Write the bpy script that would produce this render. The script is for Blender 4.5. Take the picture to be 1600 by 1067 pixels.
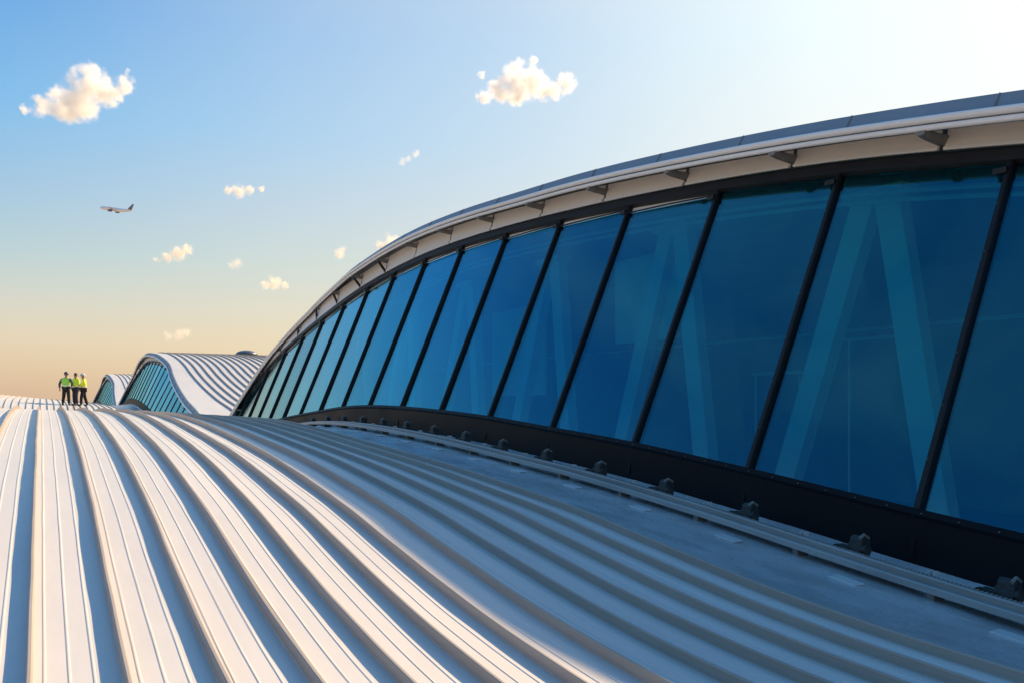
import bpy, bmesh, math, random
import numpy as np
from mathutils import Vector, Matrix, noise

# ------------------------------------------------------------------ clear
for o in list(bpy.data.objects):
    bpy.data.objects.remove(o)
S = bpy.context.scene
COL = S.collection
R = math.radians
random.seed(7)

# ------------------------------------------------------------------ camera
F = 1244.0 / 1600.0
YAW = math.atan(735.0 / 1244.0)
cd = bpy.data.cameras.new('camera')
cd.sensor_width = 36.0
cd.lens = 36.0 * F
cd.shift_y = 96.5 / 1600.0
cd.clip_start = 0.05
cd.clip_end = 30000
cam = bpy.data.objects.new('camera', cd)
COL.objects.link(cam)
cam.location = (0, 0, 0)
cam.rotation_euler = (R(90), 0, -YAW)
S.camera = cam

# ------------------------------------------------------------------ light
SUN_EL, SUN_AZ = 34.6, 67.0           # azimuth clockwise from +Y
sd = Vector((math.cos(R(SUN_EL)) * math.sin(R(SUN_AZ)), math.cos(R(SUN_EL)) * math.cos(R(SUN_AZ)), math.sin(R(SUN_EL))))
ld = bpy.data.lights.new('sun', 'SUN')
ld.energy = 5.0
ld.angle = R(0.6)
ld.color = (1.0, 0.715, 0.415)
sun = bpy.data.objects.new('sun', ld)
COL.objects.link(sun)
sun.rotation_euler = sd.to_track_quat('Z', 'Y').to_euler()
sun.location = sd * 200


def lin(r, g, b):
    f = lambda c: (c / 255 / 12.92) if c / 255 <= 0.04045 else ((c / 255 + 0.055) / 1.055) ** 2.4
    return (f(r), f(g), f(b), 1.0)


W = bpy.data.worlds.new('World')
S.world = W
W.use_nodes = True
nt = W.node_tree
nt.nodes.clear()
N = nt.nodes.new
L = nt.links.new


def wmath(op, a, b=None, c=None):
    n = N('ShaderNodeMath')
    n.operation = op
    for i, v in enumerate((a, b, c)):
        if v is None:
            continue
        if isinstance(v, (int, float)):
            n.inputs[i].default_value = v
        else:
            L(v, n.inputs[i])
    return n.outputs[0]


def wramp(fac, stops, interp='EASE'):
    n = N('ShaderNodeValToRGB')
    n.color_ramp.interpolation = interp
    e = n.color_ramp.elements
    e[0].position, e[0].color = stops[0]
    e[1].position, e[1].color = stops[-1]
    for p, c in stops[1:-1]:
        k = e.new(p)
        k.color = c
    L(fac, n.inputs[0])
    return n.outputs[0]


def wmix(fac, a, b):
    n = N('ShaderNodeMix')
    n.data_type = 'RGBA'
    if isinstance(fac, (int, float)):
        n.inputs[0].default_value = fac
    else:
        L(fac, n.inputs[0])
    L(a, n.inputs[6])
    if isinstance(b, tuple):
        n.inputs[7].default_value = b
    else:
        L(b, n.inputs[7])
    return n.outputs[2]


tc = N('ShaderNodeTexCoord')
nrm = N('ShaderNodeVectorMath')
nrm.operation = 'NORMALIZE'
L(tc.outputs['Generated'], nrm.inputs[0])
sep = N('ShaderNodeSeparateXYZ')
L(nrm.outputs[0], sep.inputs[0])
elev = wmath('DIVIDE', wmath('ARCSINE', sep.outputs[2]), math.pi / 2)      # -1..1
elevc = wmath('MAXIMUM', elev, 0.0)
dt = N('ShaderNodeVectorMath')
dt.operation = 'DOT_PRODUCT'
L(nrm.outputs[0], dt.inputs[0])
dt.inputs[1].default_value = sd
gam = wmath('DIVIDE', wmath('ARCCOSINE', dt.outputs['Value']), math.pi)       # 0..1
# away from the sun: peach horizon to blue; nearer the sun: cream to white
d90 = lambda d: d / 90.0
away = wramp(elevc, [(0.0, lin(218, 184, 154)), (d90(2.0), lin(229, 200, 166)), (d90(4.0), lin(232, 214, 184)), (d90(6.3), lin(216, 216, 202)),
                     (d90(9.5), lin(184, 210, 216)), (d90(13), lin(160, 200, 228)), (d90(18), lin(118, 188, 238)), (d90(24), lin(88, 164, 230)), (d90(32), lin(70, 142, 212)),
                     (d90(45), lin(60, 144, 210)), (1.0, lin(46, 130, 198))], 'LINEAR')
near = wramp(elevc, [(0.0, lin(250, 216, 166)), (d90(5), lin(252, 231, 188)), (d90(9), lin(252, 242, 212)), (d90(13), lin(249, 244, 228)), (d90(17), lin(240, 246, 242)),
                     (d90(24), lin(234, 250, 253)), (d90(34), lin(244, 251, 253)), (d90(42), lin(140, 186, 236)), (d90(54), lin(60, 144, 210)), (1.0, lin(46, 130, 198))], 'LINEAR')
hz = N('ShaderNodeCombineXYZ')
L(sep.outputs[0], hz.inputs[0])
L(sep.outputs[1], hz.inputs[1])
hzn = N('ShaderNodeVectorMath')
hzn.operation = 'NORMALIZE'
L(hz.outputs[0], hzn.inputs[0])
hd = N('ShaderNodeVectorMath')
hd.operation = 'DOT_PRODUCT'
L(hzn.outputs[0], hd.inputs[0])
hd.inputs[1].default_value = Vector((sd.x, sd.y, 0)).normalized()
azd = wmath('DIVIDE', wmath('ARCCOSINE', wmath('MINIMUM', hd.outputs['Value'], 0.99999)), math.pi)
v_ = lambda x: (x, x, x, 1)
gl = wramp(azd, [(0.0, v_(1)), (16 / 180, v_(.96)), (24 / 180, v_(.84)), (36 / 180, v_(.60)), (53 / 180, v_(.36)), (70 / 180, v_(0.06)), (88 / 180, v_(0)), (1.0, v_(0))], 'LINEAR')
g1 = wmix(gl, away, near)
cn = N('ShaderNodeTexNoise')
cn.inputs['Scale'].default_value = 2.6
cn.inputs['Detail'].default_value = 7
cn.inputs['Roughness'].default_value = .58
cn.inputs['Distortion'].default_value = .6
cmap = N('ShaderNodeMapping')
cmap.inputs['Scale'].default_value = (1.0, .55, 1.9)
cmap.inputs['Location'].default_value = (.7, .2, .4)
L(nrm.outputs[0], cmap.inputs[0])
L(cmap.outputs[0], cn.inputs['Vector'])
cw = wramp(cn.outputs['Fac'], [(0.0, v_(0)), (.47, v_(0)), (.66, v_(1)), (1.0, v_(1))], 'LINEAR')
ch = wramp(elevc, [(0.0, v_(.02)), (d90(24), v_(.03)), (d90(36), v_(.42)), (d90(60), v_(.30)), (1.0, v_(.15))], 'LINEAR')
g1 = wmix(wmath('MULTIPLY', cw, ch), g1, lin(226, 236, 242))
below = wramp(wmath('MULTIPLY', elev, -12.0), [(0.0, (0, 0, 0, 1)), (1.0, (1, 1, 1, 1))], 'LINEAR')
g1 = wmix(below, g1, lin(150, 125, 105))
sky = N('ShaderNodeTexSky')
sky.sky_type = 'NISHITA'
sky.sun_disc = False
sky.sun_elevation = R(SUN_EL)
sky.sun_rotation = R(SUN_AZ)
sky.altitude = 50
sky.air_density = 1.0
sky.dust_density = 2.0
bg1 = N('ShaderNodeBackground')
L(sky.outputs[0], bg1.inputs[0])
bg1.inputs[1].default_value = 0.05
bg2 = N('ShaderNodeBackground')
L(g1, bg2.inputs[0])
bg2.inputs[1].default_value = 0.575
mx = N('ShaderNodeMixShader')
mx.inputs[0].default_value = 0.88
L(bg1.outputs[0], mx.inputs[1])
L(bg2.outputs[0], mx.inputs[2])
wo = N('ShaderNodeOutputWorld')
L(mx.outputs[0], wo.inputs[0])

S.view_settings.view_transform = 'Standard'
S.view_settings.look = 'None'
S.view_settings.exposure = 0.85
S.view_settings.gamma = 1.0
S.render.engine = 'CYCLES'
S.cycles.volume_bounces = 12
S.cycles.transparent_max_bounces = 16
S.cycles.max_bounces = 14
S.cycles.diffuse_bounces = 5


# ------------------------------------------------------------------ materials
class NT:
    def __init__(s, name):
        s.m = bpy.data.materials.new(name)
        s.m.use_nodes = True
        s.t = s.m.node_tree
        s.t.nodes.clear()
        s.out = s.t.nodes.new('ShaderNodeOutputMaterial')

    def n(s, kind, **kw):
        x = s.t.nodes.new(kind)
        for k, v in kw.items():
            setattr(x, k, v)
        return x

    def l(s, a, b):
        s.t.links.new(a, b)

    def val(s, sock, v):
        if isinstance(v, (int, float, tuple)):
            sock.default_value = v
        else:
            s.l(v, sock)

    def math(s, op, a, b=None, c=None, clamp=False):
        x = s.n('ShaderNodeMath', operation=op, use_clamp=clamp)
        for i, v in enumerate((a, b, c)):
            if v is not None:
                s.val(x.inputs[i], v)
        return x.outputs[0]

    def noise(s, scale, detail=3, rough=.5, vec=None, stretch=None):
        if vec is None:
            vec = s.n('ShaderNodeTexCoord').outputs['Object']
        if stretch:
            mp = s.n('ShaderNodeMapping')
            mp.inputs['Scale'].default_value = stretch
            s.l(vec, mp.inputs['Vector'])
            vec = mp.outputs[0]
        x = s.n('ShaderNodeTexNoise')
        x.inputs['Scale'].default_value = scale
        x.inputs['Detail'].default_value = detail
        x.inputs['Roughness'].default_value = rough
        s.l(vec, x.inputs['Vector'])
        return x.outputs['Fac']

    def ramp(s, fac, stops):
        x = s.n('ShaderNodeValToRGB')
        e = x.color_ramp.elements
        e[0].position, e[0].color = stops[0]
        e[1].position, e[1].color = stops[-1]
        for p, c in stops[1:-1]:
            e.new(p).color = c
        s.l(fac, x.inputs[0])
        return x.outputs[0]

    def mix(s, fac, a, b):
        x = s.n('ShaderNodeMix', data_type='RGBA')
        s.val(x.inputs[0], fac)
        s.val(x.inputs[6], a)
        s.val(x.inputs[7], b)
        return x.outputs[2]

    def bump(s, h, strength=.2, dist=.01):
        x = s.n('ShaderNodeBump')
        x.inputs['Strength'].default_value = strength
        x.inputs['Distance'].default_value = dist
        s.l(h, x.inputs['Height'])
        return x.outputs[0]

    def pbr(s, col, rough=.5, metal=0.0, spec=.5, normal=None, coat=0.0):
        p = s.n('ShaderNodeBsdfPrincipled')
        s.val(p.inputs['Base Color'], col)
        s.val(p.inputs['Roughness'], rough)
        s.val(p.inputs['Metallic'], metal)
        s.val(p.inputs['Specular IOR Level'], spec)
        if coat:
            p.inputs['Coat Weight'].default_value = coat
        if normal is not None:
            s.l(normal, p.inputs['Normal'])
        s.l(p.outputs[0], s.out.inputs[0])
        return s.m


def grey(v, w=1.0, b=1.0):
    return (v * w, v, v * b, 1)


def painted(name, c1, c2, rough=.45, metal=0.0, spec=.5, sc=2.0, stretch=(1, .12, 1), bump=.15):
    t = NT(name)
    a = t.noise(sc, 5, .6, stretch=stretch)
    b = t.noise(sc * 14, 4, .6, stretch=stretch)
    f = t.math('ADD', t.math('MULTIPLY', a, .7), t.math('MULTIPLY', b, .3))
    col = t.ramp(f, [(.3, c1), (.7, c2)])
    rg = t.math('MULTIPLY_ADD', a, .25, rough - .12)
    h = t.noise(sc * 2.2, 2, .5, stretch=(1, .5, 1))
    return t.pbr(col, rg, metal, spec, t.bump(h, bump, .02))


M = {}
M['roof'] = painted('white_roof_sheet', (.55, .54, .525, 1), (.62, .61, .595, 1), .33, 0.0, .5, 2.2)
M['seam'] = painted('weathered_seam_sheet', (.31, .265, .225, 1), (.42, .365, .32, 1), .42, 0.0, .5, 3.0)  # brown of the shaded, bounce-lit seam flanks put into the base colour
M['flash'] = painted('galvanised_flashing', (.40, .42, .44, 1), (.68, .70, .71, 1), .27, .25, .5, 2.6, (1, .6, 1), .22)
M['plate'] = painted('pale_cover_plate', (.52, .53, .53, 1), (.62, .62, .62, 1), .4, .1, .5, 6.0)
M['dark'] = painted('dark_frame_paint', (.006, .006, .007, 1), (.012, .011, .012, 1), .42, 0.0, .3, 5.0, (1, 1, 1), .05)
M['head'] = painted('brown_black_head_frame', (.014, .012, .011, 1), (.026, .021, .020, 1), .5, 0.0, .3, 4.0, (1, 1, 1), .05)
M['spandrel'] = painted('black_sill_panel', (.004, .0055, .008, 1), (.008, .010, .0135, 1), .5, 0.0, .10, 2.0, (1, .4, 1), .05)
M['fascia'] = painted('beige_fascia_panel', (.66, .645, .62, 1), (.76, .745, .72, 1), .5, 0.0, .4, 1.2, (1, .4, 1), .1)
M['nose'] = painted('pale_rail_paint', (.76, .73, .69, 1), (.86, .83, .79, 1), .38, .0, .5, 4.0)
M['upstand'] = painted('blue_grey_upstand', (.16, .205, .255, 1), (.22, .27, .32, 1), .45, .1, .5, 1.6, (1, .4, 1), .1)  # blue shade of the outward face put into the base colour
M['bracket'] = painted('grey_bracket_steel', (.15, .145, .135, 1), (.24, .235, .22, 1), .6, .1, .4, 9.0, (1, 1, 1), .2)
M['roller'] = painted('dark_roller_steel', (.018, .024, .028, 1), (.05, .06, .062, 1), .6, .3, .4, 12.0, (1, 1, 1), .4)
M['rail'] = painted('grey_rail_metal', (.30, .29, .28, 1), (.44, .42, .40, 1), .35, .3, .5, 5.0)
M['column'] = painted('pale_column_paint', (.58, .60, .57, 1), (.70, .71, .68, 1), .5, 0.0, .4, 1.5)
M['interior'] = painted('interior_plaster', (.30, .31, .31, 1), (.40, .41, .40, 1), .8, 0.0, .2, .8, (1, 1, 1))
M['ifloor'] = painted('interior_floor_stone', (.16, .17, .18, 1), (.24, .25, .26, 1), .35, 0.0, .5, .8, (1, 1, 1))
M['bolt'] = painted('steel_bolt', (.16, .16, .15, 1), (.24, .24, .23, 1), .35, .8, .5, 10.0)
M['vent'] = painted('grey_vent_metal', (.07, .09, .12, 1), (.13, .15, .18, 1), .35, .2, .5, 2.0)
M['ground'] = painted('airfield_sand_ground', (.26, .21, .16, 1), (.38, .32, .25, 1), .95, 0.0, .1, .02, (1, 1, 1), .3)


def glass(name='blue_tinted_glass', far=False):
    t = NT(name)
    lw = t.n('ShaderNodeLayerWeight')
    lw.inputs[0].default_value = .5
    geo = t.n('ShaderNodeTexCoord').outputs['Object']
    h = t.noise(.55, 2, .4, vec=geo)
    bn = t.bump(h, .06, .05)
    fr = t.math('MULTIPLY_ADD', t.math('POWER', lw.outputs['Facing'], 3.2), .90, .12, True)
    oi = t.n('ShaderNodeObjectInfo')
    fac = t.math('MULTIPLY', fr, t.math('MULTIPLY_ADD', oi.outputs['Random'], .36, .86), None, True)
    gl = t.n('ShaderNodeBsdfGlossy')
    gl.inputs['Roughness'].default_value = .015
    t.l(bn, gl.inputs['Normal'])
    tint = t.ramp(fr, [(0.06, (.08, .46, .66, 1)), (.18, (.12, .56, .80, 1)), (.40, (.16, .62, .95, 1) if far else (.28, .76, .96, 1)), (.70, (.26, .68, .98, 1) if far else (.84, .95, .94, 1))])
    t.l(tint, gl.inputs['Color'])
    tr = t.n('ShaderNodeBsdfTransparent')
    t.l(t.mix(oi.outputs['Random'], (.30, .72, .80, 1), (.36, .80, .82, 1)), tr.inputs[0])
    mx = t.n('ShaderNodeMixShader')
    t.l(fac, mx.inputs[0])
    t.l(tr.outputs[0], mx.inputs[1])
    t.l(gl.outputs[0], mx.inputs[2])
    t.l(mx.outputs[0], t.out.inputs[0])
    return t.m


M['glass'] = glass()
M['glass_far'] = glass('sky_blue_tinted_glass', True)  # far copy: blue of reflected sky put into the glossy tint


def plain(name, col, rough=.7, metal=0.0, spec=.4, var=.25, sc=18):
    c1 = tuple(c * (1 - var) for c in col[:3]) + (1,)
    c2 = tuple(min(1, c * (1 + var)) for c in col[:3]) + (1,)
    return painted(name, c1, c2, rough, metal, spec, sc, (1, 1, 1), .2)


# ------------------------------------------------------------------ mesh helpers
class MB:
    def __init__(s):
        s.v, s.f = [], []

    def add(s, vs, fs):
        o = len(s.v)
        s.v += [tuple(v) for v in vs]
        s.f += [tuple(i + o for i in f) for f in fs]

    def grid(s, rows, closed=False, flip=False):
        """rows: list of equally long vertex lists"""
        n, m = len(rows), len(rows[0])
        vs = [v for r in rows for v in r]
        fs = []
        for i in range(n - 1):
            for j in range(m if closed else m - 1):
                k = (j + 1) % m
                q = (i * m + j, i * m + k, (i + 1) * m + k, (i + 1) * m + j)
                fs.append(q[::-1] if flip else q)
        s.add(vs, fs)

    def sweep(s, sections):
        """closed profile swept, capped"""
        n, m = len(sections), len(sections[0])
        o = len(s.v)
        s.grid(sections, closed=True)
        s.f.append(tuple(o + i for i in range(m))[::-1])
        s.f.append(tuple(o + (n - 1) * m + i for i in range(m)))

    def box(s, c, sx, sy, sz, mat=None):
        vs = []
        for dz in (-1, 1):
            for dx, dy in ((-1, -1), (1, -1), (1, 1), (-1, 1)):
                v = Vector((dx * sx / 2, dy * sy / 2, dz * sz / 2))
                if mat is not None:
                    v = mat @ v
                vs.append(v + Vector(c))
        s.add(vs, [(3, 2, 1, 0), (4, 5, 6, 7), (0, 1, 5, 4), (1, 2, 6, 5), (2, 3, 7, 6), (3, 0, 4, 7)])

    def tube(s, pts, r, seg=8, r2=None):
        pts = [Vector(p) for p in pts]
        secs = []
        n = len(pts)
        for i, p in enumerate(pts):
            d = (pts[min(i + 1, n - 1)] - pts[max(i - 1, 0)]).normalized()
            up = Vector((0, 0, 1)) if abs(d.z) < .95 else Vector((1, 0, 0))
            a = d.cross(up).normalized()
            b = a.cross(d).normalized()
            rr = r if r2 is None else r + (r2 - r) * i / (n - 1)
            secs.append([p + a * rr * math.cos(2 * math.pi * k / seg) + b * rr * math.sin(2 * math.pi * k / seg) for k in range(seg)])
        s.sweep(secs)

    def build(s, name, mat, parent=None, smooth=False):
        me = bpy.data.meshes.new(name)
        org = Vector((0, 0, 0))
        q = parent
        while q is not None:
            org += q.location
            q = q.parent
        me.from_pydata([tuple(Vector(v) - org) for v in s.v], [], s.f)
        bm = bmesh.new()
        bm.from_mesh(me)
        bmesh.ops.recalc_face_normals(bm, faces=bm.faces[:])
        bm.to_mesh(me)
        bm.free()
        me.materials.append(mat)
        if smooth:
            me.polygons.foreach_set('use_smooth', [True] * len(me.polygons))
        o = bpy.data.objects.new(name, me)
        COL.objects.link(o)
        if parent:
            o.parent = parent
        return o


def bevel(o, w, seg=2):
    bm = bmesh.new()
    bm.from_mesh(o.data)
    bmesh.ops.bevel(bm, geom=bm.edges[:], offset=w, segments=seg, affect='EDGES', profile=.5)
    bm.to_mesh(o.data)
    bm.free()


def tag(o, label=None, cat=None, group=None, kind=None):
    if label:
        o['label'] = label
    if cat:
        o['category'] = cat
    if group:
        o['group'] = group
    if kind:
        o['kind'] = kind
    return o


def empty(name, loc=(0, 0, 0)):
    o = bpy.data.objects.new(name, None)
    o.empty_display_size = .2
    COL.objects.link(o)
    o.location = loc
    return o


def curve(tab):
    """smooth interpolating curve through a table"""
    xs = np.array([t[0] for t in tab], float)
    ys = np.array([t[1] for t in tab], float)
    d = np.diff(ys) / np.diff(xs)
    m = np.zeros(len(xs))
    m[0], m[-1] = d[0], d[-1]
    for i in range(1, len(xs) - 1):
        h0, h1 = xs[i] - xs[i - 1], xs[i + 1] - xs[i]
        m[i] = (d[i - 1] * h1 + d[i] * h0) / (h0 + h1)

    def f(x):
        if x <= xs[0]:
            return ys[0] + m[0] * (x - xs[0])
        if x >= xs[-1]:
            return ys[-1] + m[-1] * (x - xs[-1])
        i = int(np.searchsorted(xs, x) - 1)
        h = xs[i + 1] - xs[i]
        t = (x - xs[i]) / h
        return ((2 * t ** 3 - 3 * t ** 2 + 1) * ys[i] + (t ** 3 - 2 * t ** 2 + t) * h * m[i]
                + (-2 * t ** 3 + 3 * t ** 2) * ys[i + 1] + (t ** 3 - t ** 2) * h * m[i + 1])
    return f


# ------------------------------------------------------------------ the shape of the place (metres from the eye)
w_tab = [(-16, -2.1), (-10, -1.85), (-6, -1.65), (-2, -1.36), (0, -1.21), (1.8, -1.105), (2.5, -1.07), (3.1, -1.015), (4.4, -.825), (5.1, -.705), (6, -.58), (7.3, -.43), (9.2, -.285),
         (11.3, -.17), (13, -.12), (15, -.10), (17, -.13), (20, -.27), (24.4, -.60), (28, -.98), (32, -1.4), (36, -1.75), (39, -1.75), (42, -1.0), (45, -.38),
         (48, -.02), (51, .12), (54, .21), (60, .31), (64, .33), (68, .26), (74, -.05), (80, -.6), (89, -1.4), (98, -.8), (106, .1), (114, .4), (122, .1), (134, -1.2), (140, -1.5)]
wave = curve(w_tab)


def tilt(Y):
    return .055 + .045 * min(1, max(0, (Y - 18) / 30))


_fall = curve([(-10, .008), (1, .010), (2.6, .012), (4, .021), (5, .036), (6, .053), (7, .067), (8.5, .080), (10, .083), (11.5, .079), (14, .068), (20, .06), (140, .06)])


def roof_z(X, Y):
    near = -.02 * X - _fall(Y) * max(0.0, X - 1.0) if X > 0 else -.02 * X
    t = min(1, max(0, (Y - 11) / 9))
    t = t * t * (3 - 2 * t)
    return wave(Y) + near * (1 - t) - tilt(Y) * X * t


sill_tab = [(-20, -2.5), (-14, -2.35), (-8, -2.0), (-4, -1.68), (0, -1.28), (3.87, -.88), (5.7, -.67), (7.46, -.49), (9.27, -.355), (11.02, -.23), (12.9, -.14), (14.7, -.085), (16.5, -.07),
            (18.1, -.11), (20, -.22), (24.4, -.53), (28, -.88), (32, -1.35), (36, -1.9)]
head_tab = [(-19, -2.3), (-14, -1.2), (-8, -.30), (-3.2, .62), (0, 1.32), (2, 1.80), (3.87, 2.20), (5.65, 2.52), (7.44, 2.75), (9.23, 2.93), (11, 3.07), (12.8, 3.18), (14.6, 3.25),
            (16.4, 3.26), (18.2, 3.19), (20.8, 2.98), (22.8, 2.68), (25.5, 2.18), (28.2, 1.50), (30.4, .62), (31.6, -.15), (32.6, -1.0), (33.4, -1.7)]
nose_tab = [(-19, -1.8), (-14, -.78), (-8, .08), (-3.2, .95), (0, 1.66), (2, 2.165), (3.53, 2.485), (4.71, 2.70), (6.31, 2.955), (7.34, 3.095), (8.6, 3.25), (10.2, 3.42), (12.1, 3.56), (14.5, 3.72),
            (16.8, 3.77), (20.2, 3.56), (22.1, 3.33), (25, 2.86), (27.1, 2.26), (28.9, 1.58), (30.3, .72), (31.3, -.1), (32.4, -1.1), (33.2, -1.7)]
_sill, _head, _nose = curve(sill_tab), curve(head_tab), curve(nose_tab)
XS, LEAN, BAY = 6.1, .41, 1.786


def lean_at(u):
    # the glass leans back a little more at the near end of an arch
    return float(np.interp(u, [3.0, 5.6, 7.4, 9.2, 12.8, 18.0], [.475, .448, .437, .428, .418, .408]))


class Arch:
    def __init__(s, dy=0.0, dsill=0.0, dhead=0.0, wide=1.0):
        s.dy, s.ds, s.dh, s.wide = dy, dsill, dhead, wide

    def loc(s, Y):
        u = Y - s.dy
        return 15.7 + (u - 15.7) / (s.wide if u > 15.7 else 1.0)

    def sill(s, Y):
        return _sill(Y - s.dy) + s.ds

    def head(s, Y):
        return _head(s.loc(Y)) + s.dh

    def nose(s, Y):
        return _nose(s.loc(Y)) + s.dh

    def wall(s, Y, z, off=0.0):
        """point on the leaning glass plane; off > 0 is towards the outside"""
        return Vector((XS + lean_at(Y - s.dy) * (z - s.sill(Y)) - off, Y, z + off * LEAN))

    def nosex(s, Y):
        return XS + LEAN * (s.nose(Y) - .35 - s.sill(Y)) - .32


# ------------------------------------------------------------------ ground
m = MB()
m.add([(-9000, -9000, -16), (9000, -9000, -16), (9000, 12000, -16), (-9000, 12000, -16)], [(0, 1, 2, 3)])
g = m.build('ground', M['ground'])
tag(g, kind='structure')

# ------------------------------------------------------------------ the ribbed roof underfoot
P = .305
X0 = -.038                     # a seam almost right below the eye
SEAM_LAST = 11                 # last seam before the gutter flashing
SEAM_FIRST = -24
SEAM_H = .056
ys = list(np.arange(-6, 24, .11)) + list(np.arange(24, 70, .4)) + list(np.arange(70, 138, 1.0))
rng = random.Random(3)


def wob(seed, Y, amp):
    return amp * noise.noise(Vector((seed * 7.31, Y * .95, seed * 1.7))) + amp * .5 * noise.noise(Vector((seed * 3.1 + 50, Y * 2.7, 0)))


roof = empty('ribbed_roof', (0, 10, roof_z(0, 10)))
tag(roof, 'white ribbed metal roof sweeping over two humps in the foreground', 'roof')
deck = MB()
prof = [(0.0, 0.0), (.012, .0)]
for k in (.15, .41, .67):
    x = k * P
    prof += [(x - .007, 0), (x - .0025, .0032), (x + .0025, .0032), (x + .007, 0)]
prof += [(P - .012, .0)]
xs_off = []
for i in range(SEAM_FIRST, SEAM_LAST + 1):
    for (a, b) in prof:
        xs_off.append((i, a, b))
xs_off.append((SEAM_LAST + 1, 0.0, 0.0))
rows = []
for Y in ys:
    r = []
    for (i, a, b) in xs_off:
        X = X0 + i * P + a
        fr = a / P
        bulge = wob(i, Y, .0045) * math.sin(math.pi * fr)
        lat = wob(i + 90, Y, .004) if b > 0 else 0
        r.append((X + lat, Y, roof_z(X, Y) + b + bulge))
    rows.append(r)
deck.grid(rows)
d = deck.build('roof_deck', M['roof'], roof)


def seam_profile(h):
    # a standing seam: broad foot, slightly slanted stem, rolled top
    return [(.012, 0.001), (.0065, .006), (.0055, h * .76), (.0085, h * .83), (.009, h * .94), (.005, h), (-.005, h), (-.0095, h * .94), (-.0095, h * .83),
            (-.0080, h * .76), (-.0090, .006), (-.014, 0.001)]


for i in range(SEAM_FIRST, SEAM_LAST + 2):
    X = X0 + i * P
    s_ = MB()
    secs = []
    for Y in ys:
        dx = wob(i + 200, Y, .0045)
        dz = wob(i + 400, Y, .002)
        z = roof_z(X, Y)
        secs.append([(X + dx * (b / SEAM_H) + a, Y, z + b + dz * (b / SEAM_H) - (.002 if b < .002 else 0)) for (a, b) in seam_profile(SEAM_H)])
    s_.sweep(secs)
    s_.build('standing_seam', M['seam'], roof)

# gutter flashing between the last seam and the glass wall
XF0, XF1 = X0 + (SEAM_LAST + 1) * P, XS - .02


def foot_z(Y):
    """height of the gutter edge at the foot of the glass"""
    return max(_sill(Y) if Y < 36 else -9, _sill(Y - 53.0) + .45 if 34 < Y < 86 else -9, _sill(Y - 97.5) + .40 if Y > 84 else -9) - .43


def flash_z(X, Y):
    t = (X - XF0) / (5.9 - XF0)
    return roof_z(XF0, Y) * (1 - t) + foot_z(Y) * t - .06 * math.sin(math.pi * min(1, t))


fl = MB()
rows = []
for Y in ys:
    r = []
    lap = .004 * (1 - ((Y / 1.13) % 1.0))
    for k in range(14):
        X = XF0 + (5.9 - XF0) * k / 13
        dent = .010 * noise.noise(Vector((X * 1.6, Y * 1.3, 3.3))) + .004 * noise.noise(Vector((X * 5, Y * 4, 8.3)))
        if k == 0:
            dent = 0
        r.append((X, Y, flash_z(X, Y) + dent + lap * min(1, k)))
    r.append((XS - .03, Y, foot_z(Y) + .05))
    rows.append(r)
fl.grid(rows)
flo = fl.build('gutter_flashing', M['flash'], roof, smooth=False)
# pale cover plates and upright joints along the flashing
for k in range(18):
    Y = 2.55 + 1.135 * k
    X = 4.95
    pl = MB()
    nrmv = Vector((0, 1, (flash_z(X, Y + .1) - flash_z(X, Y - .1)) / .2)).normalized()
    rot = Matrix.Rotation(math.atan2(nrmv.z, nrmv.y), 3, 'X')
    pl.box((X, Y, flash_z(X, Y) + .012), .11, .22, .014, rot)
    o = pl.build('cover_plate', M['plate'], flo)
    bevel(o, .004, 1)


# ------------------------------------------------------------------ glass wall + arched roof, one set per arch
A1 = Arch()
A2 = Arch(53.0, .45, -.02, .72)
A3 = Arch(97.5, .40, -.28, .80)
FLOOR = -1.3
def ov(y):
    # the eave overhang, tapering towards the far foot of each arch
    u = y if y < 36 else (y - 53.0 if y < 84 else y - 97.5)
    lim = 21.0 if y < 36 else 20.0
    return .32 - .23 * min(1, max(0, (u - lim) / 4.0))


NOSE = lambda y: max(A1.nose(y), A2.nose(y), A3.nose(y), FLOOR)


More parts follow.
